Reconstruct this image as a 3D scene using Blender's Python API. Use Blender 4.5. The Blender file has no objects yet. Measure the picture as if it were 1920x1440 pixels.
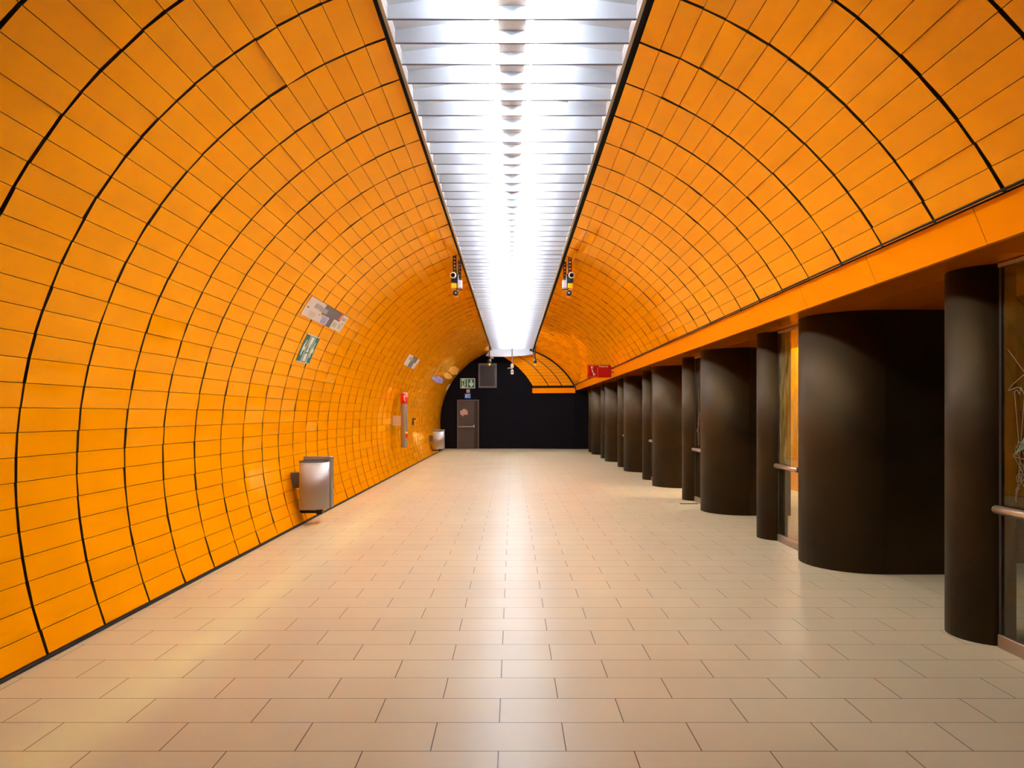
import bpy, math, random
from mathutils import Vector
random.seed(7)
C = bpy.context.scene.collection
PI = math.pi
sc = bpy.context.scene

# ------------------------------------------------------------------ materials
def mat(name, col, rough=.5, metal=0., spec=.5, emis=None, estr=0., noise=None, bump=None, coat=0.):
    m = bpy.data.materials.new(name); m.use_nodes = True
    nt = m.node_tree; b = nt.nodes['Principled BSDF']
    b.inputs['Base Color'].default_value = (*col, 1)
    b.inputs['Roughness'].default_value = rough
    b.inputs['Metallic'].default_value = metal
    b.inputs['Specular IOR Level'].default_value = spec
    b.inputs['Coat Weight'].default_value = coat
    b.inputs['Coat Roughness'].default_value = .08
    if emis:
        b.inputs['Emission Color'].default_value = (*emis, 1)
        b.inputs['Emission Strength'].default_value = estr
    if noise or bump:
        tc = nt.nodes.new('ShaderNodeTexCoord')
    if noise:                                   # (scale, amount): gentle unevenness of the base colour
        n = nt.nodes.new('ShaderNodeTexNoise'); n.inputs['Scale'].default_value = noise[0]
        n.inputs['Detail'].default_value = 5
        nt.links.new(tc.outputs['Object'], n.inputs['Vector'])
        mr = nt.nodes.new('ShaderNodeMapRange')
        mr.inputs['From Min'].default_value = .3; mr.inputs['From Max'].default_value = .7
        mr.inputs['To Min'].default_value = 1 - noise[1]; mr.inputs['To Max'].default_value = 1 + noise[1]
        nt.links.new(n.outputs['Fac'], mr.inputs['Value'])
        mx = nt.nodes.new('ShaderNodeVectorMath'); mx.operation = 'SCALE'
        mx.inputs[0].default_value = col
        nt.links.new(mr.outputs['Result'], mx.inputs['Scale'])
        nt.links.new(mx.outputs['Vector'], b.inputs['Base Color'])
    if bump:
        n2 = nt.nodes.new('ShaderNodeTexNoise'); n2.inputs['Scale'].default_value = bump[0]
        n2.inputs['Detail'].default_value = 3
        nt.links.new(tc.outputs['Object'], n2.inputs['Vector'])
        bp = nt.nodes.new('ShaderNodeBump'); bp.inputs['Strength'].default_value = bump[1]
        bp.inputs['Distance'].default_value = .01
        nt.links.new(n2.outputs['Fac'], bp.inputs['Height'])
        nt.links.new(bp.outputs['Normal'], b.inputs['Normal'])
    return m

M = {}
M['edge'] = mat('shaded_panel_edge', (.10, .055, .012), .5)  # dim light inside the joints is put into this olive-brown
M['void'] = mat('black_joint', (.006, .005, .005), .8)
M['white'] = mat('white_enamel', (.54, .565, .615), .4, spec=.25)
M['pan'] = mat('white_pan', (.62, .65, .70), .4, spec=.3)
M['bladeedge'] = mat('shaded_louvre_edge', (.16, .16, .20), .5)  # unlit underside of the blades painted as a darker edge
M['boxgrey'] = mat('lamp_housing_paint', (.46, .37, .29), .5, spec=.2)
M['beige'] = mat('beige_trim', (.45, .40, .36), .5)
M['tube'] = mat('tube_glow', (.9, .9, .9), .3, emis=(.84, .92, 1.0), estr=108.)
M['socket'] = mat('socket_plastic', (.32, .3, .36), .5)
M['bronze'] = mat('dark_bronze', (.040, .023, .006), .55, metal=.6, spec=.25, noise=(1.1, .35))
M['blackwall'] = mat('black_paint', (.0035, .003, .0055), .8, spec=.12, noise=(2., .2))
M['steel'] = mat('brushed_steel', (.46, .43, .40), .55, metal=.85, spec=.3)
M['steel'].node_tree.nodes['Principled BSDF'].inputs['Anisotropic'].default_value = .85
M['rail'] = mat('brass_toned_rail', (.55, .43, .30), .3, metal=.9)
M['frame'] = mat('bronze_frame', (.32, .25, .18), .35, metal=.8)
M['black'] = mat('black_plastic', (.012, .012, .012), .4)
M['darkgrey'] = mat('dark_grey_paint', (.07, .055, .045), .5, noise=(1.5, .1))
M['doorstrip'] = mat('door_side_strip', (.028, .018, .010), .5)
M['doorframe'] = mat('door_frame_paint', (.16, .115, .10), .5)
M['ventgrey'] = mat('vent_grey', (.13, .12, .13), .5)
M['slat'] = mat('vent_slat', (.06, .055, .055), .5)
M['green'] = mat('sign_green', (.005, .13, .085), .4)
M['signwhite'] = mat('sign_white', (.75, .72, .62), .5)
M['exitglow'] = mat('sign_pale_green', (.62, .72, .55), .5)
M['blue'] = mat('sign_blue', (.005, .16, .75), .4)
M['red'] = mat('sign_red', (.36, .002, .003), .35, spec=.3)
M['redbright'] = mat('pillar_red', (.70, .004, .006), .35)
M['redline'] = mat('sign_orange_line', (.95, .09, .015), .4)
M['yellow'] = mat('yellow_box', (.95, .62, .01), .4)
M['orangelens'] = mat('orange_lens', (.95, .25, .01), .3)
M['grey'] = mat('light_grey_box', (.52, .50, .55), .4)
M['paper'] = mat('notice_paper', (.62, .50, .42), .6)
M['papergrey'] = mat('notice_grey', (.13, .105, .10), .6)
M['paperdark'] = mat('notice_drawing', (.33, .29, .25), .6)
M['paperblue'] = mat('notice_blue', (.17, .19, .55), .6)
M['paperred'] = mat('notice_red', (.75, .16, .05), .6)
M['papergreen'] = mat('notice_green', (.40, .38, .22), .6)
M['purple'] = mat('purple_paint', (.40, .28, .52), .6)
M['faded'] = mat('rubbed_patch', (.86, .38, .035), .5)
M['cream'] = mat('cream_plastic', (.62, .45, .28), .5)
M['pink'] = mat('sticker_pink', (.55, .38, .38), .6)
M['ochre'] = mat('sticker_ochre', (.62, .36, .14), .6)
M['scratch'] = mat('scratched_paint', (.17, .12, .06), .6)
M['teal'] = mat('teal_paint', (.12, .2, .15), .6)
M['darkceil'] = mat('dark_ceiling', (.05, .03, .015), .7)
M['lamp'] = mat('added_lamp_diffuser', (.9, .9, .9), .4, emis=(1., .93, .8), estr=115.)  # glow of the unseen lamp added in the side hall

def enamel_mat(name, col, gloss, rough, ior):
    """lacquered metal sheet: diffuse body under a coloured glossy layer"""
    m = bpy.data.materials.new(name); m.use_nodes = True
    nt = m.node_tree; nt.nodes.clear(); L = nt.links.new
    out = nt.nodes.new('ShaderNodeOutputMaterial'); tc = nt.nodes.new('ShaderNodeTexCoord')
    d = nt.nodes.new('ShaderNodeBsdfDiffuse'); g = nt.nodes.new('ShaderNodeBsdfGlossy')
    g.inputs['Color'].default_value = (*gloss, 1); g.inputs['Roughness'].default_value = rough
    n = nt.nodes.new('ShaderNodeTexNoise'); n.inputs['Scale'].default_value = 1.3; n.inputs['Detail'].default_value = 4
    L(tc.outputs['Object'], n.inputs['Vector'])
    mr = nt.nodes.new('ShaderNodeMapRange'); mr.inputs['From Min'].default_value = .3; mr.inputs['From Max'].default_value = .7
    mr.inputs['To Min'].default_value = .97; mr.inputs['To Max'].default_value = 1.02
    L(n.outputs['Fac'], mr.inputs['Value'])
    v = nt.nodes.new('ShaderNodeVectorMath'); v.operation = 'SCALE'; v.inputs[0].default_value = col
    L(mr.outputs['Result'], v.inputs['Scale']); L(v.outputs['Vector'], d.inputs['Color'])
    bp = nt.nodes.new('ShaderNodeBump'); bp.inputs['Strength'].default_value = .04; bp.inputs['Distance'].default_value = .01
    n2 = nt.nodes.new('ShaderNodeTexNoise'); n2.inputs['Scale'].default_value = 2.2
    L(tc.outputs['Object'], n2.inputs['Vector']); L(n2.outputs['Fac'], bp.inputs['Height'])
    L(bp.outputs['Normal'], g.inputs['Normal'])
    f = nt.nodes.new('ShaderNodeFresnel'); f.inputs['IOR'].default_value = ior
    mx = nt.nodes.new('ShaderNodeMixShader')
    L(f.outputs[0], mx.inputs[0]); L(d.outputs[0], mx.inputs[1]); L(g.outputs[0], mx.inputs[2]); L(mx.outputs[0], out.inputs['Surface'])
    return m
M['enamel'] = enamel_mat('orange_lacquered_panel', (.97, .325, .0004), (1., .78, .24), .045, 1.6)
M['soffit'] = enamel_mat('shaded_lacquered_soffit', (.55, .13, .0006), (1., .66, .2), .12, 1.45)  # same orange sheet, with the shade under the beam put into its colour
M['beam'] = enamel_mat('orange_lacquered_beam', (.97, .28, .0008), (1., .70, .2), .2, 1.45)

def floor_mat():
    m = bpy.data.materials.new('stone_tiles'); m.use_nodes = True
    nt = m.node_tree; b = nt.nodes['Principled BSDF']
    tc = nt.nodes.new('ShaderNodeTexCoord')
    mp = nt.nodes.new('ShaderNodeMapping')
    mp.inputs['Location'].default_value = (.06 + .595*20, -3.2406 + .2992*40, 0)
    nt.links.new(tc.outputs['Object'], mp.inputs['Vector'])
    br = nt.nodes.new('ShaderNodeTexBrick')
    br.offset = .5; br.offset_frequency = 2; br.squash = 1
    br.inputs['Scale'].default_value = 1
    br.inputs['Brick Width'].default_value = .595; br.inputs['Row Height'].default_value = .2992
    br.inputs['Mortar Size'].default_value = .0027; br.inputs['Mortar Smooth'].default_value = .1
    br.inputs['Color1'].default_value = (.47, .395, .245, 1)
    br.inputs['Color2'].default_value = (.495, .415, .258, 1)
    br.inputs['Mortar'].default_value = (.05, .03, .016, 1)
    nt.links.new(mp.outputs['Vector'], br.inputs['Vector'])
    n = nt.nodes.new('ShaderNodeTexNoise'); n.inputs['Scale'].default_value = .9; n.inputs['Detail'].default_value = 6
    nt.links.new(tc.outputs['Object'], n.inputs['Vector'])
    mr = nt.nodes.new('ShaderNodeMapRange'); mr.inputs['From Min'].default_value = .3; mr.inputs['From Max'].default_value = .7
    mr.inputs['To Min'].default_value = .93; mr.inputs['To Max'].default_value = 1.05
    nt.links.new(n.outputs['Fac'], mr.inputs['Value'])
    vm = nt.nodes.new('ShaderNodeVectorMath'); vm.operation = 'SCALE'
    nt.links.new(br.outputs['Color'], vm.inputs[0]); nt.links.new(mr.outputs['Result'], vm.inputs['Scale'])
    # tiny dark specks of dirt
    sp = nt.nodes.new('ShaderNodeTexVoronoi'); sp.inputs['Scale'].default_value = 1.7
    nt.links.new(tc.outputs['Object'], sp.inputs['Vector'])
    lt = nt.nodes.new('ShaderNodeMath'); lt.operation = 'LESS_THAN'; lt.inputs[1].default_value = .012
    nt.links.new(sp.outputs['Distance'], lt.inputs[0])
    mx = nt.nodes.new('ShaderNodeMix'); mx.data_type = 'RGBA'
    nt.links.new(lt.outputs[0], mx.inputs['Factor'])
    nt.links.new(vm.outputs['Vector'], mx.inputs[6]); mx.inputs[7].default_value = (.16, .11, .07, 1)
    nt.links.new(mx.outputs[2], b.inputs['Base Color'])
    mr2 = nt.nodes.new('ShaderNodeMapRange'); mr2.inputs['From Min'].default_value = .3; mr2.inputs['From Max'].default_value = .7
    mr2.inputs['To Min'].default_value = .34; mr2.inputs['To Max'].default_value = .34
    nt.links.new(n.outputs['Fac'], mr2.inputs['Value']); nt.links.new(mr2.outputs['Result'], b.inputs['Roughness'])
    bp = nt.nodes.new('ShaderNodeBump'); bp.inputs['Strength'].default_value = .4; bp.inputs['Distance'].default_value = .002
    bp.invert = True
    nt.links.new(br.outputs['Fac'], bp.inputs['Height']); nt.links.new(bp.outputs['Normal'], b.inputs['Normal'])
    b.inputs['Specular IOR Level'].default_value = .28
    return m
M['floor'] = floor_mat()

def glass_mat(name, dirt):
    m = bpy.data.materials.new(name); m.use_nodes = True
    nt = m.node_tree; nt.nodes.clear()
    out = nt.nodes.new('ShaderNodeOutputMaterial')
    tr = nt.nodes.new('ShaderNodeBsdfTransparent'); tr.inputs[0].default_value = (.86, .88, .84, 1)
    gl = nt.nodes.new('ShaderNodeBsdfGlossy'); gl.inputs['Roughness'].default_value = .02
    fr = nt.nodes.new('ShaderNodeFresnel'); fr.inputs['IOR'].default_value = 1.45
    mx = nt.nodes.new('ShaderNodeMixShader')
    ge = nt.nodes.new('ShaderNodeNewGeometry'); iv = nt.nodes.new('ShaderNodeMath'); iv.operation = 'SUBTRACT'; iv.inputs[0].default_value = 1
    nt.links.new(ge.outputs['Backfacing'], iv.inputs[1])
    ml = nt.nodes.new('ShaderNodeMath'); ml.operation = 'MULTIPLY'
    nt.links.new(fr.outputs[0], ml.inputs[0]); nt.links.new(iv.outputs[0], ml.inputs[1])
    nt.links.new(ml.outputs[0], mx.inputs[0]); nt.links.new(tr.outputs[0], mx.inputs[1]); nt.links.new(gl.outputs[0], mx.inputs[2])
    df = nt.nodes.new('ShaderNodeBsdfDiffuse'); df.inputs[0].default_value = (.5, .36, .10, 1)
    tc = nt.nodes.new('ShaderNodeTexCoord'); mp = nt.nodes.new('ShaderNodeMapping')
    mp.inputs['Scale'].default_value = (1, 5, 1.2)
    n = nt.nodes.new('ShaderNodeTexNoise'); n.inputs['Scale'].default_value = 3.5; n.inputs['Detail'].default_value = 8
    nt.links.new(tc.outputs['Object'], mp.inputs['Vector']); nt.links.new(mp.outputs['Vector'], n.inputs['Vector'])
    mr = nt.nodes.new('ShaderNodeMapRange'); mr.inputs['From Min'].default_value = .38; mr.inputs['From Max'].default_value = .75
    mr.inputs['To Min'].default_value = 0; mr.inputs['To Max'].default_value = dirt
    nt.links.new(n.outputs['Fac'], mr.inputs['Value'])
    m2 = nt.nodes.new('ShaderNodeMixShader')
    nt.links.new(mr.outputs['Result'], m2.inputs[0]); nt.links.new(mx.outputs[0], m2.inputs[1]); nt.links.new(df.outputs[0], m2.inputs[2])
    nt.links.new(m2.outputs[0], out.inputs['Surface'])
    return m
M['glass_dirty'] = glass_mat('scratched_glass', .45)
M['glass'] = glass_mat('clear_glass', .04); M['glass_dark'] = glass_mat('lightly_scratched_glass', .05)

# bronze with panel seams drawn as grooves
def add_seams(m, zs):
    nt = m.node_tree; b = nt.nodes['Principled BSDF']
    tc = nt.nodes.new('ShaderNodeTexCoord'); sx = nt.nodes.new('ShaderNodeSeparateXYZ')
    nt.links.new(tc.outputs['Object'], sx.inputs[0])
    acc = None
    for z in zs:
        c = nt.nodes.new('ShaderNodeMath'); c.operation = 'COMPARE'; c.inputs[1].default_value = z; c.inputs[2].default_value = .0035
        nt.links.new(sx.outputs['Z'], c.inputs[0])
        if acc is None: acc = c
        else:
            a = nt.nodes.new('ShaderNodeMath'); a.operation = 'MAXIMUM'
            nt.links.new(acc.outputs[0], a.inputs[0]); nt.links.new(c.outputs[0], a.inputs[1]); acc = a
    bp = nt.nodes.new('ShaderNodeBump'); bp.invert = True; bp.inputs['Strength'].default_value = .7; bp.inputs['Distance'].default_value = .004
    nt.links.new(acc.outputs[0], bp.inputs['Height'])
    n = nt.nodes.new('ShaderNodeTexNoise'); n.inputs['Scale'].default_value = 2.5; n.inputs['Detail'].default_value = 8
    nt.links.new(tc.outputs['Object'], n.inputs['Vector'])
    mr = nt.nodes.new('ShaderNodeMapRange'); mr.inputs['From Min'].default_value = .3; mr.inputs['From Max'].default_value = .7
    mr.inputs['To Min'].default_value = .50; mr.inputs['To Max'].default_value = .62
    nt.links.new(n.outputs['Fac'], mr.inputs['Value']); nt.links.new(mr.outputs['Result'], b.inputs['Roughness'])
    nt.links.new(bp.outputs['Normal'], b.inputs['Normal'])
add_seams(M['bronze'], [.81, 1.59])

# ------------------------------------------------------------------ mesh helper
class MB:
    def __init__(s): s.v = []; s.f = []; s.mi = []; s.sm = []
    def face(s, pts, mi=0, smooth=False):
        i = len(s.v); s.v += [tuple(p) for p in pts]; s.f.append(tuple(range(i, i+len(pts)))); s.mi.append(mi); s.sm.append(smooth)
    def box(s, x0, x1, y0, y1, z0, z1, mi=0):
        i = len(s.v)
        s.v += [(x, y, z) for z in (z0, z1) for y in (y0, y1) for x in (x0, x1)]
        for q in ((0,2,3,1),(4,5,7,6),(0,1,5,4),(2,6,7,3),(0,4,6,2),(1,3,7,5)):
            s.f.append(tuple(i+k for k in q)); s.mi.append(mi); s.sm.append(False)
    def bbox(s, x0, x1, y0, y1, z0, z1, b=.005, mi=0):
        """box with chamfered vertical edges and a chamfered top and bottom"""
        o = [(x0+b,y0),(x1-b,y0),(x1,y0+b),(x1,y1-b),(x1-b,y1),(x0+b,y1),(x0,y1-b),(x0,y0+b)]
        n = [(x0+2*b,y0+b),(x1-2*b,y0+b),(x1-b,y0+2*b),(x1-b,y1-2*b),(x1-2*b,y1-b),(x0+2*b,y1-b),(x0+b,y1-2*b),(x0+b,y0+2*b)]
        s.rings([[(x,y,z0) for x,y in n],[(x,y,z0+b) for x,y in o],[(x,y,z1-b) for x,y in o],[(x,y,z1) for x,y in n]], mi=mi)
    def rings(s, R, mi=0, smooth=False, cap=True, closed=True):
        i = len(s.v); n = len(R[0])
        for r in R: s.v += [tuple(p) for p in r]
        for a in range(len(R)-1):
            for k in range(n if closed else n-1):
                k2 = (k+1) % n
                s.f.append((i+a*n+k, i+a*n+k2, i+(a+1)*n+k2, i+(a+1)*n+k)); s.mi.append(mi); s.sm.append(smooth)
        if cap:
            s.f.append(tuple(i+k for k in reversed(range(n)))); s.mi.append(mi); s.sm.append(False)
            s.f.append(tuple(i+(len(R)-1)*n+k for k in range(n))); s.mi.append(mi); s.sm.append(False)
    def prism(s, outline, z0, z1, mi=0, smooth=False):
        s.rings([[(x,y,z0) for x,y in outline],[(x,y,z1) for x,y in outline]], mi, smooth)
    def tube(s, p0, p1, r, n=16, mi=0, smooth=True, r1=None):
        p0 = Vector(p0); p1 = Vector(p1); d = (p1-p0).normalized()
        u = d.orthogonal().normalized(); w = d.cross(u); r1 = r if r1 is None else r1
        s.rings([[p0+(u*math.cos(2*PI*k/n)+w*math.sin(2*PI*k/n))*r for k in range(n)],
                 [p1+(u*math.cos(2*PI*k/n)+w*math.sin(2*PI*k/n))*r1 for k in range(n)]], mi, smooth)
    def lathe(s, c, prof, n=24, mi=0, axis='z', smooth=True, cap=True):
        R = []
        for r, h in prof:
            ring = []
            for k in range(n):
                a = 2*PI*k/n; p = (r*math.cos(a), r*math.sin(a), h)
                if axis == 'y': p = (p[0], h, -p[1])
                if axis == 'x': p = (h, p[0], p[1])
                ring.append((c[0]+p[0], c[1]+p[1], c[2]+p[2]))
            R.append(ring)
        s.rings(R, mi, smooth, cap)
    def build(s, name, mats, parent=None, origin=None):
        me = bpy.data.meshes.new(name)
        o0 = Vector(origin) if origin else Vector((0,0,0))
        me.from_pydata([tuple(Vector(v)-o0) for v in s.v], [], s.f)
        if not isinstance(mats, (list, tuple)): mats = [mats]
        for m in mats: me.materials.append(m)
        me.polygons.foreach_set('material_index', s.mi); me.polygons.foreach_set('use_smooth', s.sm)
        me.update()
        o = bpy.data.objects.new(name, me); C.objects.link(o); o.location = o0
        if parent: o.parent = parent
        return o

def recalc(o):
    import bmesh
    bm = bmesh.new(); bm.from_mesh(o.data)
    bmesh.ops.recalc_face_normals(bm, faces=bm.faces); bm.to_mesh(o.data); bm.free()

def tag(o, label=None, cat=None, group=None, kind=None):
    if label: o['label'] = label
    if cat: o['category'] = cat
    if group: o['group'] = group
    if kind: o['kind'] = kind
    return o
def empty(name, loc=(0,0,0)):
    o = bpy.data.objects.new(name, None); o.empty_display_size = .1; C.objects.link(o); o.location = loc; return o
def copy_tree(o, parent=None):
    kids = [x for x in KIDS.get(o.name, [])]
    c = o.copy(); C.objects.link(c); c.parent = parent
    for ch in o.children: copy_tree(ch, c)
    return c
KIDS = {}
def struct(o, label=None): return tag(o, label, kind='structure')

# ------------------------------------------------------------------ geometry constants (metres)
H = 1.48                       # eye height
LCX, LCZ, LR = .1205, H-.375, 3.129       # left vault circle
RCX, RCZ, RR = -.118, H-.341, 3.073       # right vault circle
RING0, RSTEP = 5.114, .630
Y_NEAR, Y_END = -1.9, 30.55
def Lp(deg, y, off=0):
    a = math.radians(deg); r = LR - off
    return (LCX + r*math.cos(a), y, LCZ + r*math.sin(a))
def Rp(deg, y, off=0):
    a = math.radians(deg); r = RR - off
    return (RCX + r*math.cos(a), y, RCZ + r*math.sin(a))

# ------------------------------------------------------------------ vault walls: enamel panels with open joints over a black void
def panel(mb, P, a0, a1, y0, y1, shift0=0, shift1=0):
    """one flat panel between two angles and two depths; a hair of mounting tolerance tilts it"""
    t = [random.gauss(0, .0013) for _ in range(3)]
    def q(a, y, off, sh): x, yy, z = P(a, y, off); return (x+sh, yy, z)
    f = [q(a0, y0, t[0]+t[1], shift0), q(a1, y0, t[0]-t[1]+t[2], shift0), q(a1, y1, t[0]-t[1]-t[2], shift1), q(a0, y1, t[0]+t[1]-t[2], shift1)]
    bk = [q(a0, y0, -.02, shift0), q(a1, y0, -.02, shift0), q(a1, y1, -.02, shift1), q(a0, y1, -.02, shift1)]
    if P is Lp: mb.face(f, 0)
    else: mb.face(f[::-1], 0)
    for k in range(4):
        k2 = (k+1) % 4; mb.face([f[k], bk[k], bk[k2], f[k2]], 1)
def backing(mb, P, a0, a1, y0, y1, n=40):
    for k in range(n):
        b0 = a0+(a1-a0)*k/n; b1 = a0+(a1-a0)*(k+1)/n
        mb.face([P(b0, y0, -.03), P(b1, y0, -.03), P(b1, y1, -.03), P(b0, y1, -.03)], 2)
ks = range(-11, 40)
G = .013            # half of a ring joint
mb = MB(); NT = 33; A0, A1 = 108.5, 200.3
for k in ks:
    y0 = RING0+RSTEP*k+G; y1 = RING0+RSTEP*(k+1)-G
    for j in range(NT):
        a0 = A0+(A1-A0)*j/NT+.035; a1 = A0+(A1-A0)*(j+1)/NT-.035
        panel(mb, Lp, a0, a1, y0, y1)
backing(mb, Lp, A0, A1+1, Y_NEAR, 31.1)
# last narrow course running on to the end wall
for j in range(NT):
    panel(mb, Lp, A0+(A1-A0)*j/NT+.035, A0+(A1-A0)*(j+1)/NT-.035, RING0+RSTEP*40+G, 31.03)
struct(mb.build('wall_left', [M['enamel'], M['edge'], M['void']]), 'curved wall of glossy orange enamel panels with dark ring joints on the left')
mb = MB(); NTR = 15; B0, B1 = 71.0, 29.1
for k in ks:
    y0 = RING0+RSTEP*k+G; y1 = RING0+RSTEP*(k+1)-G
    for j in range(NTR):
        a0 = B0+(B1-B0)*j/NTR-.035; a1 = B0+(B1-B0)*(j+1)/NTR+.035
        panel(mb, Rp, a0, a1, y0, y1)
backing(mb, Rp, B0, B1-1, Y_NEAR, Y_END-.02, 24)
# the short splayed piece of vault beyond the last black joint
sh = [0, -.50, -1.05, -1.72]; ys = [30.62, 30.74, 30.88, 31.05]
for i in range(3):
    for j in range(NTR):
        a0 = 76+(B1-76)*j/NTR-.1; a1 = 76+(B1-76)*(j+1)/NTR+.1
        panel(mb, Rp, a0, a1, ys[i]+.006, ys[i+1]-.006, sh[i]-.022, sh[i+1]+.022)
n = 20
for k in range(n):
    b0 = 80+(B1-80)*k/n; b1 = 80+(B1-80)*(k+1)/n
    def q(a, y, s, off=-.05): x, yy, z = Rp(a, y, off); return (x+s, yy+.04, z)
    mb.face([q(b0, ys[0], 0), q(b1, ys[0], 0), q(b1, ys[3], sh[3]), q(b0, ys[3], sh[3])], 2)
struct(mb.build('wall_right', [M['enamel'], M['edge'], M['void']]), 'curved upper wall of glossy orange enamel panels above the beam on the right')

# thick black joint ring at the end of the right vault
mb = MB(); n = 24
for k in range(n):
    b0 = 74+(B1-4-74)*k/n; b1 = 74+(B1-4-74)*(k+1)/n
    mb.face([Rp(b0, 30.50, .03), Rp(b1, 30.50, .03), Rp(b1, 30.50, -.12), Rp(b0, 30.50, -.12)], 0)
    mb.face([Rp(b0, 30.50, .03), Rp(b1, 30.50, .03), Rp(b1, 30.60, .03), Rp(b0, 30.60, .03)], 0)
    mb.face([Rp(b0, 30.60, .03), Rp(b1, 30.60, .03), Rp(b1, 30.60, -.12), Rp(b0, 30.60, -.12)], 0)
struct(mb.build('trim_1', M['void']), 'thick black joint ring at the far end of the right vault')

# ------------------------------------------------------------------ floor
mb = MB(); mb.box(-3.3, 5.6, -2.6, 31.6, -.08, 0)
struct(mb.build('floor', M['floor']), 'floor of pale beige stone tiles in running bond')
mb = MB(); mb.box(-2.85, -2.79, Y_NEAR, 31.0, 0, .014); mb.box(-2.86, -2.835, Y_NEAR, 31.0, .014, .05)
struct(mb.build('baseboard_left', M['void']), 'thin black skirting joint along the foot of the orange wall')

# ------------------------------------------------------------------ end walls
EY = 31.05
mb = MB(); mb.box(-3.2, .87, EY, EY+.2, 0, 4.6)
struct(mb.build('wall_back', M['blackwall']), 'black painted end wall holding the grey door')
mb = MB()
path = [(.85, EY), (2.60, 30.68), (5.6, 30.60)]
for z0, z1, mi, dy in ((0, 2.32, 0, 0),):
    for a, b in zip(path, path[1:]):
        mb.prism([(a[0], a[1]), (b[0], b[1]), (b[0], b[1]+.3), (a[0], a[1]+.3)], z0, 2.7 if a[0] > 2 else z1)
wr = mb.build('wall_back_right', M['blackwall']); recalc(wr)
struct(wr, 'black painted end wall under the low orange beam')
mb = MB()
mb.prism([(.85, EY-.03), (2.62, 30.64), (2.62, 30.80), (.85, EY+.15)], 2.325, 2.535)
o = mb.build('trim_2', M['beam']); recalc(o); struct(o, 'short orange beam across the far end')

# ------------------------------------------------------------------ beam and soffit along the right side
mb = MB(); pts = []
by = [4.15-1.26*5+1.26*i for i in range(27)]
by = [y for y in by if y < 30.4]; by = [Y_NEAR]+by[1:]+[30.55]
for a, b in zip(by, by[1:]):
    g = .0018
    # slanted face, underside lip, each length a separate sheet with a hairline joint
    mb.face([(2.585, a+g, 2.632), (2.585, b-g, 2.632), (2.668, b-g, 2.428), (2.668, a+g, 2.428)], 0)
    mb.face([(2.668, a+g, 2.428), (2.668, b-g, 2.428), (2.70, b-g, 2.428), (2.70, a+g, 2.428)], 0)
    mb.face([(2.70, a+g, 2.428), (2.70, b-g, 2.428), (2.70, b-g, 2.442), (2.70, a+g, 2.442)], 0)
    mb.face([(2.585, a+g, 2.632), (2.585, b-g, 2.632), (2.64, b-g, 2.632), (2.64, a+g, 2.632)], 0)
struct(mb.build('trim_3', [M['beam'], M['void']]), 'long orange metal beam running along the top of the dark piers')
mb = MB()
mb.box(2.545, 2.60, Y_NEAR, 30.5, 2.640, 2.648, 0)
mb.box(2.60, 2.66, Y_NEAR, 30.5, 2.64, 2.72, 0)
struct(mb.build('trim_4', M['void']), 'black shadow gap between orange vault and beam')
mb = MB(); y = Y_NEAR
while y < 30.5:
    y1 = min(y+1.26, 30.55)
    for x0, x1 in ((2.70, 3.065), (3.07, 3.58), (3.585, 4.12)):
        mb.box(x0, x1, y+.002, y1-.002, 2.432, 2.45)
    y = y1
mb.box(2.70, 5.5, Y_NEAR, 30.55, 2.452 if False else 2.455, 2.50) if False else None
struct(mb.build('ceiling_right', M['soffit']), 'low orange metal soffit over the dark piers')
# the side hall behind the piers
mb = MB(); mb.box(4.12, 5.5, Y_NEAR, 30.6, 3.2, 3.3); mb.box(4.12, 4.16, Y_NEAR, 30.6, 2.45, 3.2)
struct(mb.build('ceiling_hall', M['darkceil']), 'dark ceiling of the side hall behind the piers')
mb = MB(); mb.box(5.4, 5.5, 9.5, 18.5, 0, 3.2, 0); mb.box(5.4, 5.5, Y_NEAR, 9.5, 0, 3.2, 1); mb.box(5.4, 5.5, 18.5, 30.7, 0, 3.2, 1)
mb.box(4.06, 5.4, 18.5, 18.6, 0, 3.2, 1); mb.box(4.03, 5.4, 7.3, 7.4, 0, 3.2, 1)  # nearer black partition is added to keep the view through the first pane dark
struct(mb.build('wall_hall', [M['enamel'], M['blackwall']]), 'orange wall of the side hall seen through the glass, with an added black partition')

# ------------------------------------------------------------------ luminous ceiling
LOUV0, LST, ZB = 5.19, .315, H+2.60
mb = MB()
prof = [(-.835, H+2.62), (-.82, H+2.69), (-.42, H+2.738), (-.20, H+2.765), (.20, H+2.765), (.42, H+2.738), (.82, H+2.69), (.835, H+2.62)]
for a, b in zip(prof, prof[1:]):
    mb.face([(a[0], Y_NEAR, a[1]), (b[0], Y_NEAR, b[1]), (b[0], 30.5, b[1]), (a[0], 30.5, a[1])], 0)
    mb.face([(a[0], Y_NEAR, a[1]+.03), (a[0], 30.5, a[1]+.03), (b[0], 30.5, b[1]+.03), (b[0], Y_NEAR, b[1]+.03)], 0)
ceil = struct(mb.build('ceiling', M['pan']), 'long white ceiling trough between the two orange vault halves')
blade = MB()
def blade_outline():
    return [(-.82, H+2.692), (-.42, H+2.74), (-.20, H+2.765), (.20, H+2.765), (.42, H+2.74), (.82, H+2.692), (.82, ZB), (-.82, ZB)]
bo = blade_outline()
blade.rings([[(x, -.003, z) for x, z in bo], [(x, .003, z) for x, z in bo]])
blade.box(-.82, .82, -.006, .010, ZB-.005, ZB, 1)
b0 = blade.build('louvre_blade', [M['white'], M['bladeedge']], ceil); recalc(b0)
first = True
for k in range(-14, 79):
    o = b0 if first else b0.copy()
    if not first: C.objects.link(o)
    first = False; o.parent = ceil; o.location = (0, LOUV0+LST*k, 0)
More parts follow.
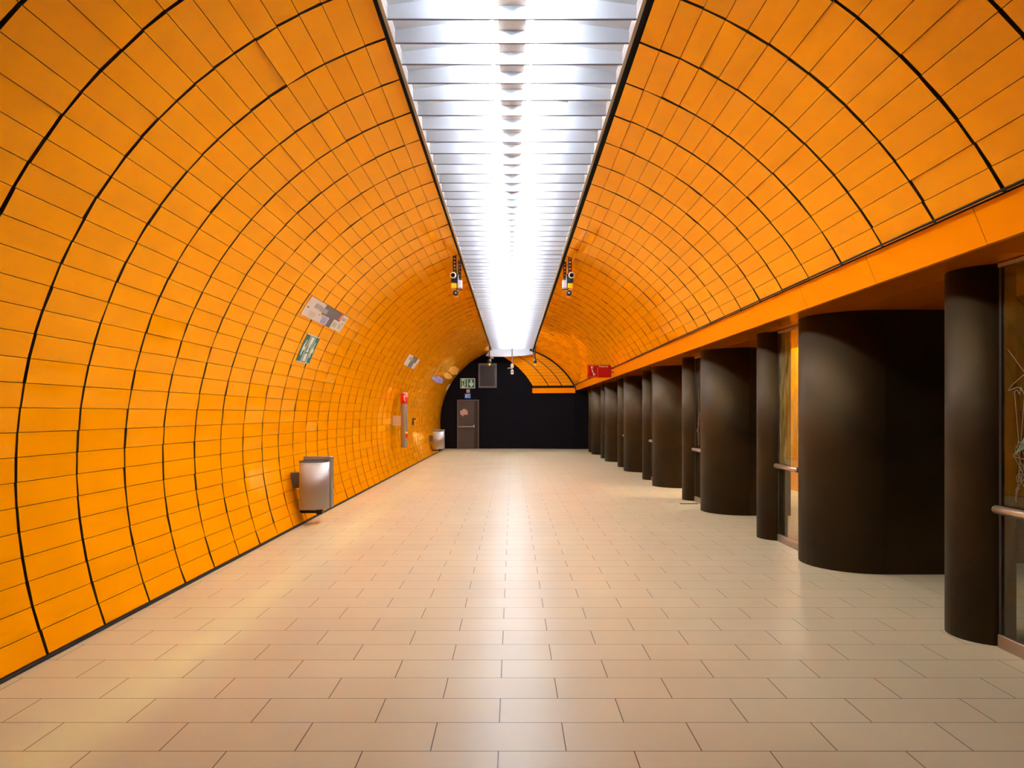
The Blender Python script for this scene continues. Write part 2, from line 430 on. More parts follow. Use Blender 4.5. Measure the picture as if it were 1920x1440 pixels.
# central housing
mb = MB(); mb.rings([[(-.096, y, H+2.686), (.096, y, H+2.686), (.112, y, H+2.764), (-.112, y, H+2.764)] for y in (Y_NEAR, 30.4)])
o = mb.build('lamp_housing', M['boxgrey'], ceil); recalc(o)
# side trims
mb = MB()
for s in (-1, 1):
    x0, x1 = sorted((s*.822, s*.846)); mb.box(x0, x1, Y_NEAR, 30.5, ZB-.006, ZB+.10, 0)
struct(mb.build('trim_5', M['beige']), 'beige metal edges on both sides of the white ceiling trough')
mb = MB()
for s in (-1, 1):
    x0, x1 = sorted((s*.848, s*.93)); mb.box(x0, x1, Y_NEAR, 30.55, ZB+.03, ZB+.10, 0)
struct(mb.build('trim_6', M['void']), 'black shadow gaps on both sides of the white ceiling trough')
# curved white end fascia
mb = MB(); pts = [(-1.09, 3.845), (-.84, 3.965), (-.40, 3.99), (.3, 4.01), (.86, 3.985), (.88, 3.92), (.50, 3.865), (0, 3.83), (-.45, 3.822)]
up = [(-1.09, 3.86), (-.84, 4.20), (.86, 4.20), (.86, 3.925), (.50, 3.868), (0, 3.834), (-.45, 3.822), (-.9, 3.828)]
mb.rings([[(x, 30.56, z) for x, z in up], [(x, 30.61, z) for x, z in up]])
o = mb.build('trim_7', M['pan']); recalc(o); struct(o, 'white curved fascia closing the far end of the ceiling trough')
# fluorescent tubes
mb = MB(); mb.tube((0, .03, 0), (0, .60, 0), .0135, 14)
def make_tube():
    t = mb.build('fluorescent_tube', M['tube'])
    for yy, d in ((.0, 1), (.60, 1)):
        s = MB(); s.box(-.018, .018, yy, yy+.03, -.020, .022); s.box(-.006, .006, yy+.008, yy+.022, .022, .05)
        s.build('socket', M['socket'], t)
    return t
proto = make_tube(); first = True
for side, sx in (('left', -1), ('right', 1)):
    for k in range(-2, 40):
        o = proto if first else copy_tree(proto)
        first = False
        o.location = (sx*.142, 4.905+.63*k, H+2.715)
        tag(o, 'bare white fluorescent tube in the %s row of the ceiling trough' % side, 'light', 'fluorescent tubes of the %s row' % side)
# small slotted grille in the pan
mb = MB()
for k in range(14):
    x = .30+k*.0135; mb.box(x, x+.007, 6.335, 6.335+.02+.004*k, H+2.694, H+2.699)
mb.box(.27, .50, 6.33, 6.335, H+2.695, H+2.70)
tag(mb.build('ceiling_grille', M['slat']), 'small row of dark ventilation slots in the white ceiling trough', 'vent')

# ------------------------------------------------------------------ piers, posts, glazed screens
def nose(xl, y0, y1, xr, n=18):
    R = (y1-y0)/2; cy = (y0+y1)/2
    p = [(xl+R-R*math.sin(PI*k/n), cy-R*math.cos(PI*k/n)) for k in range(n+1)]
    return p+[(xr, y1), (xr, y0)]
ORD = ['nearest, mostly out of frame', 'broadest-looking', 'third', 'fourth', 'fifth', 'sixth', 'farthest']
ZT = 2.430
def pier_mesh(xl, y0, y1, xr, name):
    mb = MB(); ol = nose(xl, y0, y1, xr)
    mb.rings([[(x, y, 0) for x, y in ol], [(x, y, ZT) for x, y in ol]], smooth=False)
    o = mb.build(name, M['bronze'], origin=(xl+(y1-y0)/2, (y0+y1)/2, 0)); recalc(o)
    for p in o.data.polygons:
        if len(p.vertices) == 4 and abs(p.normal.z) < .5 and p.normal.x < -.02 and p.area < (y1-y0)*.15*2.5: p.use_smooth = True
    return o
pl = {1: 'broad round-nosed dark bronze pier with seams, largest in view, behind the near narrow post',
      2: 'broad round-nosed dark bronze pier just beyond the pane that glows yellow',
      3: 'broad round-nosed dark bronze pier, third in view counting from the largest one',
      4: 'broad round-nosed dark bronze pier, fourth in view counting from the largest one',
      5: 'broad round-nosed dark bronze pier, second from the black end wall',
      6: 'broad round-nosed dark bronze pier, closest of the broad ones to the black end wall'}
P0 = None
for k in range(0, 7):
    y0 = 6.79+3.9*(k-1)
    if P0 is None:
        P0 = pier_mesh(2.88, y0, y0+1.1, 4.03, 'pier'); o = P0; base = y0+.55
    else:
        o = P0.copy(); C.objects.link(o); o.location.y = y0+.55
    tag(o, pl.get(k, 'broad dark bronze pier beside the camera at the right picture edge'), 'pillar', 'broad piers along the right side')
# vertical seam strips are part of the post-and-pier cladding
ql = ['narrow round-nosed dark bronze post at the right picture edge', 'narrow dark bronze post left of the pane that glows yellow',
      'narrow dark bronze post with a dark slot in the floor at its foot', 'narrow dark bronze post, fourth counting from the right picture edge',
      'narrow dark bronze post, fifth counting from the right picture edge', 'narrow dark bronze post, second from the black end wall',
      'narrow dark bronze post closest to the black end wall']
Q0 = None
for k in range(7):
    y0 = 4.68+3.9*k+(.0 if k else 0)
    if Q0 is None: Q0 = pier_mesh(2.93, y0, y0+.52, 3.192, 'post'); o = Q0
    else:
        o = Q0.copy(); C.objects.link(o); o.location.y = y0-.02+.26
    tag(o, ql[k], 'pillar', 'narrow posts along the right side')

def screen(k):
    yb = 3.99+3.9*k; ye = 4.68+3.9*k-(.02 if k else 0); X = 3.09
    r = empty('glazed_screen', (X, yb, 0)); L = ye-yb
    def P(mbx, name, m): return mbx.build(name, m, r)
    a = MB(); a.box(-.006, .006, .03, L-.03, .90, 2.40); P(a, 'upper_pane', M['glass_dirty'] if k == 1 else M['glass_dark'])
    a = MB(); a.box(-.006, .006, .03, L-.03, .085, .86); P(a, 'lower_pane', M['glass'])
    a = MB(); a.bbox(-.02, .02, .002, L-.002, 0.001, .085, .003); P(a, 'bottom_rail', M['frame'])
    a = MB(); a.bbox(-.02, .02, .002, L-.002, 2.40, 2.428, .003); P(a, 'top_rail', M['frame'])
    a = MB(); a.bbox(-.012, .012, .002, .028, .086, 2.399, .002); P(a, 'side_frame', M['black'])
    a = MB(); a.bbox(-.012, .012, L-.028, L-.002, .086, 2.399, .002); P(a, 'side_frame', M['black'])
    a = MB(); yend = L-.015
    a.lathe((-.045, 0, .875), [(.0, .0), (.026, .0), (.028, .012), (.028, yend-.012), (.022, yend), (.0, yend)], 18, axis='y')
    h = P(a, 'handrail', M['rail'])
    a = MB(); a.box(-.02, -.004, .1, .13, .86, .89); a.box(-.02, -.004, L-.13, L-.1, .86, .89)
    b = a.build('bracket', M['frame'], h)
    return r
sl = ['glazed screen with handrail at the right picture edge, dark with scratched graffiti', 'glazed screen with handrail through which a yellow wall and pale floor glow',
      'dark glazed screen with pale streaks and handrail left of the second broad pier', 'dark glazed screen with handrail left of the third broad pier in view',
      'dark glazed screen with small bright handrail left of the fourth broad pier in view', 'dark glazed screen, second from the black end wall',
      'dark glazed screen closest to the black end wall']
for k in range(7): tag(screen(k), sl[k], 'glass screen', 'glazed screens between piers and posts')

# graffiti on the nearest pane, painted reflection streaks on the third
def stroke(mbx, pts, w=.004, x=-.0075):
    for a, b in zip(pts, pts[1:]):
        d = Vector((b[0]-a[0], b[1]-a[1])); L = d.length
        if L == 0: continue
        n = Vector((-d.y, d.x))/L*w
        mbx.face([(x, a[0]+n.x, a[1]+n.y), (x, a[0]-n.x, a[1]-n.y), (x, b[0]-n.x, b[1]-n.y), (x, b[0]+n.x, b[1]+n.y)])
mb = MB(); rnd = random.Random(3)
line = [(4.60, 1.88), (4.44, 1.72), (4.55, 1.66), (4.60, 1.62), (4.5, 1.64), (4.42, 1.58)]
for i in range(16):
    y = 4.32+rnd.random()*.22; z = 1.0+rnd.random()*.65
    p = [(y, z)]
    for j in range(5): p.append((p[-1][0]+rnd.uniform(-.03, .03), p[-1][1]+rnd.uniform(-.06, .03)))
    line += p
stroke(mb, line, .0025)
o = mb.build('graffiti', M['scratch']); o.location.x = 3.09
tag(o, 'thin scratched yellow graffiti strokes on the glass at the right picture edge', 'graffiti')
mb = MB(); mb.face([(-.0075, 4.50, 1.27), (-.0075, 4.55, 1.22), (-.0075, 4.40, 1.29), (-.0075, 4.34, 1.42), (-.0075, 4.42, 1.38)])
o = mb.build('graffiti', M['teal']); o.location.x = 3.09
tag(o, 'small teal graffiti blot on the glass at the right picture edge', 'graffiti')
mb = MB(); line = []  # pale strokes paint whitish reflections onto this pane
for i in range(14):
    y = 11.86+rnd.random()*.5; z = 1.2+rnd.random()*.85
    p = [(y, z)]
    for j in range(4): p.append((p[-1][0]+rnd.uniform(-.02, .03), p[-1][1]+rnd.uniform(-.12, .02)))
    line += p
stroke(mb, line, .0045)
o = mb.build('graffiti', M['scratch']); o.location.x = 3.09
tag(o, 'pale painted reflection streaks on the dark glass left of the second broad pier', 'graffiti')

# dark slot in the floor by the third post
mb = MB(); mb.box(2.745, 3.04, 12.06, 12.12, 0.0005, .006)
for k in range(9): mb.box(2.755+k*.031, 2.775+k*.031, 12.068, 12.112, .006, .009)
tag(mb.build('floor_slot', M['void']), 'narrow dark grate let into the floor beside a narrow post', 'floor grate')

# unseen lamp added to brighten the side hall behind the glass
r = empty('added_hall_lamp', (4.85, 13.2, 3.2))
a = MB(); a.bbox(-.09, .09, -.7, .7, -.05, 0, .006); a.build('housing', M['white'], r)
a = MB(); a.bbox(-.075, .075, -.66, .66, -.09, -.05, .01); a.build('diffuser', M['lamp'], r)
tag(r, 'unseen batten lamp added to light the side hall behind the glass', 'lamp')

# ------------------------------------------------------------------ things on the left wall
def decal(name, m, d0, d1, a0, a1, off=.004, parent=None, poly=None, n=8, thick=.0015, origin=None):
    """thin sheet hugging the curved wall; d along the corridor, a down the wall (degrees)"""
    mb = MB()
    for k in range(n):
        b0 = a0+(a1-a0)*k/n; b1 = a0+(a1-a0)*(k+1)/n
        f = [Lp(b0, d0, off+thick), Lp(b1, d0, off+thick), Lp(b1, d1, off+thick), Lp(b0, d1, off+thick)]
        g = [Lp(b0, d0, off-.003), Lp(b1, d0, off-.003), Lp(b1, d1, off-.003), Lp(b0, d1, off-.003)]
        mb.face(f)
        mb.face([f[0], g[0], g[1], f[1]]); mb.face([f[2], g[2], g[3], f[3]])
        if k == 0: mb.face([f[0], f[3], g[3], g[0]])
        if k == n-1: mb.face([f[1], g[1], g[2], f[2]])
    return mb.build(name, m, parent)
# large notice: a board of four sheets
def notice(d0, d1, a0, a1, label, fine=True):
    r = empty('wall_notice', (0, 0, 0))
    D = d1-d0; A = a1-a0
    def s(name, m, u0, u1, v0, v1, off): return decal(name, m, d0+D*u0, d0+D*u1, a0+A*v0, a0+A*v1, off, r, n=4)
    s('backing_sheet', M['papergrey'], 0, 1, 0, 1, .003)
    s('paper_sheet', M['paper'], 0, .36, 0, 1, .006)
    s('paper_sheet', M['paper'], .36, .58, .55, 1, .006) if fine else None
    s('paper_sheet', M['paper'], .84, 1, 0, 1, .006)
    s('paper_sheet', M['paper'], .70, .84, .48, 1, .006)
    s('line_drawing', M['paperdark'], .16, .30, .18, .42, .0085)
    s('line_drawing', M['paperdark'], .30, .46, .22, .46, .0085)
    if fine:
        s('line_drawing', M['papergreen'], .73, .82, .60, .88, .0085)
        s('line_drawing', M['papergreen'], .88, .95, .55, .85, .0085)
        s('line_drawing', M['paperdark'], .87, .96, .18, .34, .0085)
        s('dark_dot', M['black'], .035, .07, .50, .56, .009)
        s('dark_dot', M['black'], .935, .96, .46, .52, .009)
        for i in range(5): s('text_line', M['paperdark'], .14, .26, .66+i*.05, .675+i*.05, .0085)
        for i in range(6): s('blue_text', M['paperblue'], .43, .55, .60+i*.06, .638+i*.06, .0085)
        s('red_mark', M['paperred'], .79, .845, .06, .40, .0085)
        for u in (.33, .39): s('ochre_text', M['ochre'], u, u+.035, .58, .66, .0085)
    tag(r, label, 'notice'); return r
notice(8.99, 11.02, 144.75, 149.6, 'large pale notice with grey middle and blue text high on the orange wall')
notice(17.62, 19.57, 145.0, 150.4, 'smaller-looking pale and dark notice farther along the orange wall', False)
# green sign on the wall
r = empty('direction_sign')
d0, d1, a0, a1 = 9.64, 10.26, 153.0, 160.2
def gs(name, m, u0, u1, v0, v1, off, n=3): return decal(name, m, d0+(d1-d0)*u0, d0+(d1-d0)*u1, a0+(a1-a0)*v0, a0+(a1-a0)*v1, off, r, n=n)
gs('sign_board', M['signwhite'], 0, 1, 0, 1, .004); gs('green_field', M['green'], .0, 1, .025, .97, .007)
for u in (.29, .33, .66, .70): gs('white_line', M['signwhite'], u, u+.015, .025, .97, .0095)
def wallpoly(name, m, pts, off):
    mb = MB(); mb.face([Lp(a0+(a1-a0)*v, d0+(d1-d0)*u, off) for u, v in pts]); mb.face([Lp(a0+(a1-a0)*v, d0+(d1-d0)*u, off-.001) for u, v in reversed(pts)])
    return mb.build(name, m, r)
wallpoly('arrow', M['signwhite'], [(.14, .20), (.19, .22), (.17, .45), (.25, .45), (.25, .58), (.17, .58), (.14, .78), (.09, .76), (.10, .58), (.06, .50)], .011)
wallpoly('arrow', M['signwhite'], [(.80, .20), (.85, .22), (.85, .42), (.93, .50), (.90, .60), (.84, .60), (.82, .80), (.77, .78), (.76, .60), (.74, .58), (.74, .44), (.78, .42)], .011)
wallpoly('door_symbol', M['signwhite'], [(.40, .06), (.60, .06), (.60, .30), (.40, .40)], .011)
wallpoly('door_symbol', M['signwhite'], [(.40, .68), (.58, .66), (.60, .94), (.40, .94)], .011)
wallpoly('running_figure', M['signwhite'], [(.42, .43), (.50, .36), (.59, .33), (.58, .40), (.52, .46), (.58, .56), (.53, .64), (.47, .58), (.42, .64), (.40, .58), (.46, .52)], .0115)
tag(r, 'green and white escape direction sign on the orange wall below the large notice', 'sign')

def blotch(name, m, cd, ca, rd, ra, seed, label, jag=.28, n=22, off=.006, extra=()):
    rr = random.Random(seed); mb = MB(); ang = [2*PI*k/n for k in range(n)]
    pts = [(cd+rd*math.cos(t)*(1+rr.uniform(-jag, jag)), ca+ra*math.sin(t)*(1+rr.uniform(-jag, jag))) for t in ang]
    c = Lp(ca, cd, off)
    for k in range(n):
        p, q = pts[k], pts[(k+1) % n]
        mb.face([c, Lp(p[1], p[0], off), Lp(q[1], q[0], off)])
        mb.face([Lp(p[1], p[0], off), Lp(p[1], p[0], 0), Lp(q[1], q[0], 0), Lp(q[1], q[0], off)])
    o = mb.build(name, m)
    for i in range(len(extra)):
        em, ecd, eca, erd, era = extra[i]
        e = MB(); e.face([Lp(eca+era*v, ecd+erd*u, off+.003) for u, v in ((-1, -1), (1, -.7), (.8, 1), (-.9, .8))]); e.build('paint_stroke', em, o)
    return tag(o, label, 'graffiti')
blotch('graffiti', M['purple'], 25.9, 150.4, 1.7, 2.1, 5, 'purple and blue graffiti tag on the orange wall before the black end wall',
       extra=[(M['paperblue'], 25.0, 149.4, .5, .6), (M['paperblue'], 26.4, 150.2, .5, .5), (M['paperblue'], 25.2, 151.4, .6, .4), (M['paperblue'], 26.9, 151.6, .4, .5)])
mb = MB()
for u, v in ((27.2, 148.4), (27.6, 147.8), (28.0, 147.2)):
    mb.face([Lp(v, u, .007), Lp(v+.7, u+.1, .007), Lp(v+.2, u+.75, .007), Lp(v-.4, u+.6, .007)])
tag(mb.build('graffiti', M['papergrey']), 'small dark graffiti scrawl right above the purple tag', 'graffiti')
blotch('rubbed_patch', M['faded'], 28.7, 139.4, 1.9, 3.0, 11, 'upper pale rubbed patch on the orange wall near the end wall', .2)
blotch('rubbed_patch', M['faded'], 28.2, 144.9, 1.7, 2.0, 12, 'lower pale rubbed patch on the orange wall near the end wall', .2)
blotch('rubbed_patch', M['cream'], 30.6, 152.4, .35, 3.0, 13, 'narrow whitish streak at the very end of the orange wall', .3)

# litter bins
def make_bin():
    r = empty('litter_bin')
    n = 28; a_, b_ = .195, .17
    def oval(z, g=0, yo=0):
        return [((a_-g)*math.copysign(abs(math.cos(t))**.8, math.cos(t)), -.02+yo+(b_-g)*math.copysign(abs(math.sin(t))**.9, math.sin(t)), z) for t in [2*PI*k/n for k in range(n)]]
    a = MB()
    a.rings([oval(.21, .004), oval(.215), oval(.84), oval(.84, .006), oval(.36, .006), oval(.36, .1)], smooth=False, cap=True)
    o = a.build('body', M['steel'], r); recalc(o)
    for p in o.data.polygons:
        if len(p.vertices) == 4 and abs(p.normal.z) < .5: p.use_smooth = True
    a = MB()
    a.rings([oval(.837, -.003), oval(.845, -.003), oval(.845, .007), oval(.837, .007)], cap=False)
    a.build('rim', M['black'], r)
    a = MB(); a.bbox(-.195, .213, .152, .172, .21, .895, .004)
    a.bbox(.192, .213, .02, .155, .21, .895, .004); a.build('back_plate', M['steel'], r)
    a = MB(); a.bbox(-.36, -.19, .02, .14, .48, .68, .004); a.build('wall_bracket', M['ventgrey'], r)
    a = MB(); a.bbox(.01, .09, .03, .14, .12, .212, .006); a.bbox(-.25, .05, .07, .11, .13, .17, .004); a.build('foot', M['black'], r)
    return r
b1 = make_bin(); b1.location = (-2.645, 9.92, 0)
tag(b1, 'steel litter bin with curved front standing large against the orange wall', 'bin', 'steel litter bins along the orange wall')
b2 = copy_tree(b1); b2.location = (-2.64, 26.5, 0)
tag(b2, 'steel litter bin far down the orange wall beside the black end wall', 'bin', 'steel litter bins along the orange wall')

# emergency call pillar
r = empty('emergency_call_pillar', (-2.715, 18.6, .62))
a = MB(); n = 16
def pill(z, rx=.085, ry=.11): return [(rx*math.cos(2*PI*k/n), ry*math.sin(2*PI*k/n), z) for k in range(n)]
a.rings([pill(0, .075, .1), pill(.02), pill(1.36), pill(1.38, .075, .1)], smooth=True); a.build('column', M['steel'], r)
a = MB(); a.bbox(-.285, -.06, -.06, .06, .55, .80, .006); a.build('wall_bracket', M['cream'], r)
a = MB(); a.rings([pill(1.10, .0875, .1125), pill(1.36, .0875, .1125)], smooth=True); a.build('red_head', M['redbright'], r)
a = MB(); a.bbox(-.02, .07, -.118, -.10, 1.22, 1.40, .003)
pts = [(x, z-.07) for x, z in [(.02, 1.38), (.05, 1.37), (.05, 1.34), (.038, 1.33), (.045, 1.29), (.062, 1.27), (.068, 1.24), (.04, 1.235), (.028, 1.27), (.02, 1.32)]]
a = MB(); a.rings([[(x-.01, -.117, z) for x, z in pts], [(x-.01, -.111, z) for x, z in pts]]); a.build('phone_symbol', M['signwhite'], r)
a = MB(); a.bbox(.05, .11, -.1, -.03, .25, .33, .006); a.build('red_button', M['redbright'], r)
a = MB(); a.bbox(.05, .10, -.1, -.03, .35, .39, .006); a.build('yellow_button', M['yellow'], r)
tag(r, 'slim steel emergency call pillar with red head mounted on the orange wall', 'emergency phone')
a = MB(); a.bbox(-3.01, -2.965, 22.28, 22.33, 1.13, 1.31, .004); a.bbox(-3.01, -2.90, 22.28, 22.33, 1.29, 1.33, .004)
tag(a.build('angled_hook', M['black']), 'small black angled hook on the orange wall right of the call pillar', 'hook')

# ------------------------------------------------------------------ devices hung from the vault edges
def perforated(mbx, x, y, z0, z1, w=.06, t=.006):
    m = 6; h = (z1-z0)/m
    mbx.box(x-w/2, x-w/2+.018, y-t, y+t, z0, z1); mbx.box(x+w/2-.018, x+w/2, y-t, y+t, z0, z1)
    for k in range(m+1):
        zc = z0+h*k; mbx.box(x-w/2+.018, x+w/2-.018, y-t, y+t, max(z0, zc-h*.28), min(z1, zc+h*.28))
def device(s, X, label):
    r = empty('hanging_projector', (X, 12.05, 4.08))
    a = MB(); perforated(a, 0, 0, -.33, 0); a.build('perforated_rail', M['black'], r)
    a = MB(); perforated(a, -s*.055, .42, -.36, .0, .05); a.build('perforated_rail', M['black'], r)
    a = MB(); a.box(-.03, .03, 0, .42, -.345, -.325); a.build('cross_arm', M['black'], r)
    a = MB(); a.lathe((s*.02*1, -.09, -.365), [(.0, .30), (.04, .30), (.045, .1), (.048, .02), (.048, 0), (.034, 0), (.034, .03), (0, .03)], 22, axis='y')
    lens = a.build('lens_barrel', M['black'], r)
    a = MB(); a.lathe((s*.02, -.095, -.365), [(.034, .0), (.050, .0), (.052, .012), (.034, .012), (.034, 0)], 24, axis='y', cap=False); a.build('silver_ring', M['signwhite'], lens)
    a = MB(); a.bbox(-.055, .055, -.01, .16, -.46, -.33, .006); a.build('body', M['black'], r)
    a = MB(); a.bbox(-s*.0-.05, .05-s*.0, -.02, .10, -.56, -.475, .005) if False else a.bbox(s*.01-.045, s*.01+.04, -.03, .08, -.565, -.485, .005); a.build('yellow_box', M['yellow'], r)
    a = MB(); a.bbox(s*.01-.035, s*.01+.035, -.025, .05, -.60, -.572, .004); a.build('orange_plate', M['orangelens'], r)
    a = MB(); a.bbox(-s*.085-.035, -s*.085+.035, -.02, .09, -.56, -.43, .006); a.build('grey_box', M['grey'], r)
    a = MB(); a.box(-.012-s*.025, .012-s*.025, .0, .03, -.66, -.46); a.box(-s*.07-.05, -s*.07+.05, .0, .02, -.585, -.575); a.build('stem', M['black'], r)
    a = MB(); a.lathe((-s*.02, -.05, -.645), [(.0, .1), (.042, .1), (.042, 0), (.015, 0), (0, .004)], 20, axis='y'); k = a.build('camera_head', M['black'], r)
    a = MB(); a.lathe((-s*.02, -.054, -.645), [(.0, .0), (.012, .0), (.012, .006), (0, .006)], 14, axis='y'); a.build('lens_glint', M['grey'], k)
    a = MB(); a.bbox(-s*.02-.035, -s*.02+.035, -.03, .04, -.705, -.685, .004); a.build('orange_foot', M['orangelens'], r)
    tag(r, label, 'camera device'); return r
device(-1, -.935, 'black device on perforated rails with yellow and grey boxes, left of the white ceiling')
device(1, .945, 'black device on perforated rails with yellow and grey boxes, right of the white ceiling')
def pendant(X, label):
    r = empty('pendant_fitting', (X, 28.4, 4.08))
    a = MB(); a.tube((0, 0, 0), (0, 0, -.55), .02, 12); a.build('rod', M['black'], r)
    a = MB(); a.lathe((0, 0, -.68), [(.0, .17), (.03, .16), (.06, .12), (.065, .02), (.045, 0), (0, 0)], 20); a.build('holder', M['black'], r)
    a = MB(); a.lathe((0, 0, -.78), [(.0, 0), (.025, .01), (.042, .045), (.042, .08), (.03, .1), (0, .1)], 20); a.build('yellow_tip', M['yellow'], r)
    tag(r, label, 'pendant'); return r
pendant(-.87, 'black rod with yellow tip hanging left of the ceiling end, before the wall vent')
pendant(.885, 'black rod with yellow tip hanging right of the ceiling end')
r = empty('ceiling_camera', (0.005, 22.0, H+2.686))
a = MB(); a.tube((0, 0, 0), (0, 0, -1.22), .018, 12); a.build('pole', M['beige'], r)
a = MB(); a.bbox(-.045, .045, -.045, .045, -1.33, -1.22, .008); a.build('junction_box', M['cream'], r)
a = MB(); a.box(-.012, .012, -.012, .012, -1.40, -1.33); a.tube((0, 0, -1.35), (-.11, 0, -1.335), .010, 8); a.tube((-.11, 0, -1.335), (-.13, 0, -1.36), .012, 8); a.build('arm', M['grey'], r)
a = MB(); a.bbox(-.04, .04, -.09, .09, -1.52, -1.40, .006); cam_ = a.build('camera_body', M['signwhite'], r)
a = MB(); a.lathe((0, -.10, -1.46), [(.0, .02), (.02, .02), (.02, 0), (0, 0)], 16, axis='y'); a.build('camera_lens', M['black'], cam_)
tag(r, 'small pale camera and box on a thin pole hanging from the ceiling centre', 'camera')

# ------------------------------------------------------------------ red Notruf sign
def text_mesh(body, size, m, parent, loc, name='lettering', rot=(PI/2, 0, 0), ext=.001):
    cu = bpy.data.curves.new('t', 'FONT'); cu.body = body; cu.size = size; cu.extrude = ext
    ob = bpy.data.objects.new('t', cu); C.objects.link(ob)
    dg = bpy.context.evaluated_depsgraph_get(); dg.update()
    me = bpy.data.meshes.new_from_object(ob.evaluated_get(dg)); bpy.data.objects.remove(ob)
    me.materials.clear(); me.materials.append(m)
    o = bpy.data.objects.new(name, me); C.objects.link(o); o.parent = parent; o.location = loc; o.rotation_euler = rot
    return o
r = empty('emergency_phone_sign', (1.935, 19.0, 2.40))
a = MB(); a.bbox(0, .615, 0, .05, 0, .33, .004); a.build('board', M['red'], r)
a = MB()
for x0, x1, z0, z1 in ((.012, .275, .305, .318), (.012, .275, .018, .031), (.012, .025, .018, .318), (.262, .275, .018, .25)): a.box(x0, x1, -.003, .001, z0, z1)
a.build('orange_outline', M['redline'], r)
a = MB(); hs = []
import math as _m
cpts = [(.115, .27), (.118, .22), (.13, .17), (.155, .12), (.185, .08)]
w = [.012, .010, .010, .010, .012]
Lh, Rh = [], []
for i, (x, z) in enumerate(cpts):
    j0, j1 = max(0, i-1), min(4, i+1); d = Vector((cpts[j1][0]-cpts[j0][0], cpts[j1][1]-cpts[j0][1])).normalized(); nn = Vector((-d.y, d.x))
    Lh.append((x+nn.x*w[i], z+nn.y*w[i])); Rh.append((x-nn.x*w[i], z-nn.y*w[i]))
for i in range(4): a.face([(Lh[i][0], -.004, Lh[i][1]), (Rh[i][0], -.004, Rh[i][1]), (Rh[i+1][0], -.004, Rh[i+1][1]), (Lh[i+1][0], -.004, Lh[i+1][1])])
for cx_, cz_, ry in ((.12, .262, .030), (.18, .082, .030)):
    a.lathe((cx_, -.004, cz_), [(0, 0), (ry, 0), (ry, .003), (0, .003)], 18, axis='y')
a.build('phone_symbol', M['signwhite'], r)
text_mesh('Notruf', .085, M['signwhite'], r, (.295, -.003, .262))
a = MB(); a.box(.56, .70, .02, .03, .13, .15); a.box(.56, .70, .02, .03, .27, .29); a.build('bracket', M['black'], r)
tag(r, 'red sign with white receiver symbol reading Notruf beside the orange beam', 'sign')

# ------------------------------------------------------------------ end wall fittings
Y = EY
r = empty('door_1', (-1.845, Y, 0))
def on(mbx, name, m, parent=r): return mbx.build(name, m, parent)
a = MB(); a.box(-.455, -.425, -.05, 0, 0, 2.05); a.box(.42, .455, -.05, 0, 0, 2.05); a.box(-.425, .42, -.05, 0, 2.015, 2.05); on(a, 'door_frame', M['doorframe'])
a = MB(); a.bbox(-.425, .265, -.022, -.004, .008, 2.0, .003); leaf = on(a, 'door_leaf', M['darkgrey'])
a = MB(); a.box(.268, .42, -.016, -.004, .005, 2.015); on(a, 'side_strip', M['doorstrip'])
a = MB(); a.box(-.425, .42, -.018, -.006, 1.995, 2.015); on(a, 'head_strip', M['doorstrip'])
a = MB(); a.tube((-.42, -.09, .92), (.25, -.09, .92), .018, 12); a.box(-.415, -.385, -.09, -.02, .905, .935); a.box(.225, .275, -.10, -.02, .89, .99); a.build('push_bar', M['beige'], r)
tag(r, 'grey steel door with push bar in the black end wall', 'door', kind='structure')
mb = MB()
for x0, x1, z0, z1, mi in ((-2.17, -1.86, 1.42, 1.60, 0), (-2.07, -1.93, 1.60, 1.66, 0), (-2.06, -1.86, 1.46, 1.54, 1), (-2.10, -2.04, 1.36, 1.42, 1)):
    mb.box(x0, x1, Y-.026-(mi*.002), Y-.022, z0, z1, mi)
tag(mb.build('sticker', [M['pink'], M['ochre']]), 'torn pinkish stickers on the upper half of the grey door', 'sticker')
r = empty('exit_sign', (-1.86, Y, 2.53))
a = MB(); a.bbox(-.31, .31, -.04, 0, 0, .42, .004); a.build('board', M['exitglow'], r)
a = MB(); a.box(.01, .285, -.044, -.04, .03, .39); a.box(-.29, -.245, -.044, -.04, .03, .39); a.box(-.09, -.025, -.044, -.04, .03, .39); a.build('green_field', M['green'], r)
a = MB()
fig = [(-.19, .30), (-.15, .31), (-.12, .24), (-.10, .22), (-.11, .20), (-.145, .22), (-.155, .17), (-.12, .12), (-.11, .04), (-.135, .04), (-.15, .11), (-.185, .15), (-.205, .10), (-.245, .08), (-.25, .10), (-.22, .13), (-.20, .20), (-.215, .25), (-.24, .21), (-.25, .225), (-.225, .29)]
a.rings([[(x, -.045, z) for x, z in fig], [(x, -.041, z) for x, z in fig]])
a.lathe((-.145, -.045, .345), [(0, 0), (.026, 0), (.026, .004), (0, .004)], 16, axis='y'); a.build('running_figure', M['green'], r)
a = MB(); ar = [(.15, .05), (.255, .17), (.24, .25), (.185, .20), (.185, .36), (.115, .36), (.115, .20), (.06, .25), (.045, .17)]
a.rings([[(x, -.048, z) for x, z in ar], [(x, -.044, z) for x, z in ar]]); a.build('down_arrow', M['exitglow'], r)
tag(r, 'green emergency exit sign with running figure and down arrow above the grey door', 'sign')
r = empty('small_label', (-1.84, Y, 2.35)); a = MB(); a.bbox(-.07, .07, -.012, 0, 0, .13, .002); a.build('plate', M['pink'], r)
a = MB(); a.box(-.04, .04, -.015, -.012, .03, .045); a.box(-.04, .04, -.015, -.012, .07, .085); a.build('print', M['papergrey'], r)
tag(r, 'tiny pale square label between the exit sign and the blue sign', 'label')
r = empty('blue_sign', (-1.86, Y, 2.11)); a = MB(); a.bbox(-.125, .125, -.012, 0, 0, .20, .003); a.build('plate', M['blue'], r)
a = MB()
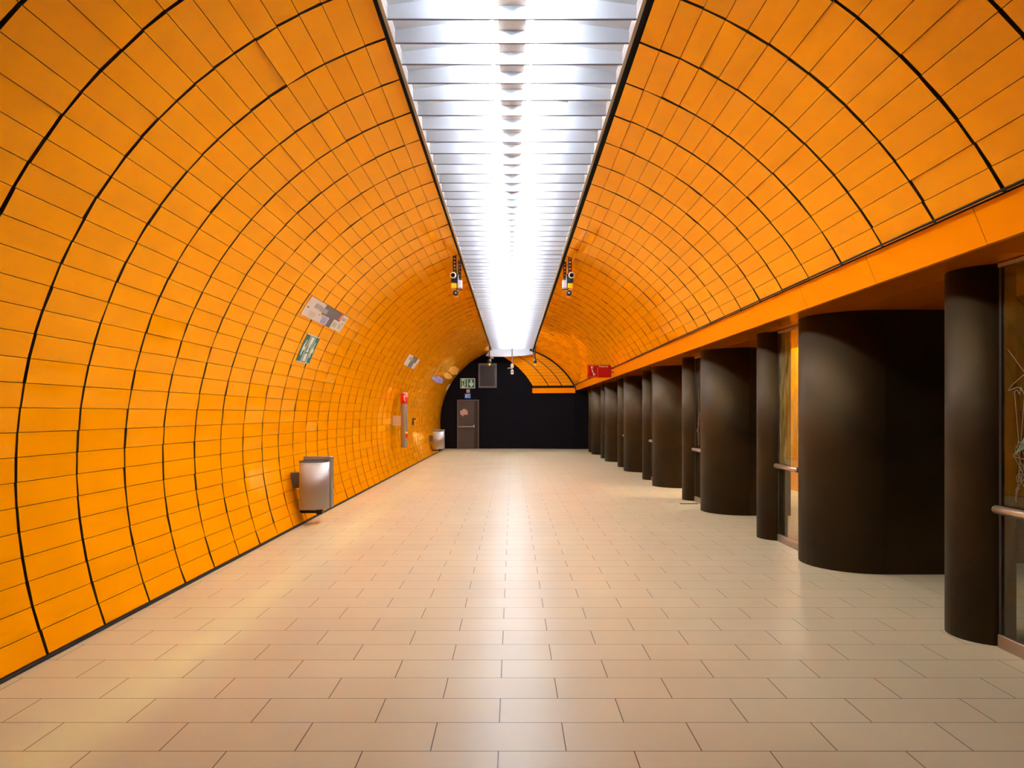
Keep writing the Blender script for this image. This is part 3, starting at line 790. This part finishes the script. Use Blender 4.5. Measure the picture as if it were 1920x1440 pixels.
for x0, x1, z0, z1 in ((-.095, -.05, .03, .16), (-.03, -.005, .03, .15), (-.03, .015, .15, .17), (.035, .055, .03, .17), (.055, .095, .03, .05), (.055, .095, .15, .17)): a.box(x0, x1, -.015, -.012, z0, z1)
a.build('symbol', M['exitglow'], r)
tag(r, 'small bright blue sign with pale symbols just above the grey door', 'sign')
r = empty('wall_vent', (-1.025, Y, 2.55))
a = MB(); a.box(-.385, -.32, -.05, 0, 0, 1.03); a.box(.32, .385, -.05, 0, 0, 1.03); a.box(-.32, .32, -.05, 0, 0, .07); a.box(-.32, .32, -.05, 0, .94, 1.03); a.build('frame', M['ventgrey'], r)
a = MB(); a.box(-.32, .32, -.01, 0, .07, .94)
for k in range(29): z = .085+k*.0295; a.prism([(-.32, -.04), (.32, -.04), (.32, -.012), (-.32, -.012)], z, z+.012)
a.build('louvres', M['slat'], r)
tag(r, 'grey louvred ventilation panel high on the black end wall', 'vent')
r = empty('wall_detector', (-.84, Y, 3.77)); a = MB(); a.bbox(-.07, .07, -.06, 0, 0, .09, .006); a.build('body', M['signwhite'], r)
a = MB(); a.tube((-.03, -.02, 0), (-.035, -.02, -.16), .008, 8); a.build('cable', M['grey'], r)
tag(r, 'small white box with short cable above the wall vent', 'box')

# ------------------------------------------------------------------ world, camera, colour
w = bpy.data.worlds.new('World'); sc.world = w; w.use_nodes = True
w.node_tree.nodes['Background'].inputs[0].default_value = (.02, .012, .006, 1); w.node_tree.nodes['Background'].inputs[1].default_value = .5
cd = bpy.data.cameras.new('camera'); cam = bpy.data.objects.new('camera', cd); C.objects.link(cam)
cam.location = (0, 0, H); cam.rotation_euler = (PI/2, 0, 0)
cd.lens = 26; cd.sensor_width = 36; cd.sensor_fit = 'HORIZONTAL'; cd.shift_y = 55/1920; cd.clip_end = 200; cd.clip_start = .05
sc.camera = cam
sc.view_settings.view_transform = 'Standard'; sc.view_settings.look = 'None'
sc.view_settings.exposure = .82; sc.view_settings.gamma = 1; sc.view_settings.use_curve_mapping = False
sc.cycles.blur_glossy = 0.0; sc.cycles.sample_clamp_indirect = 0.0
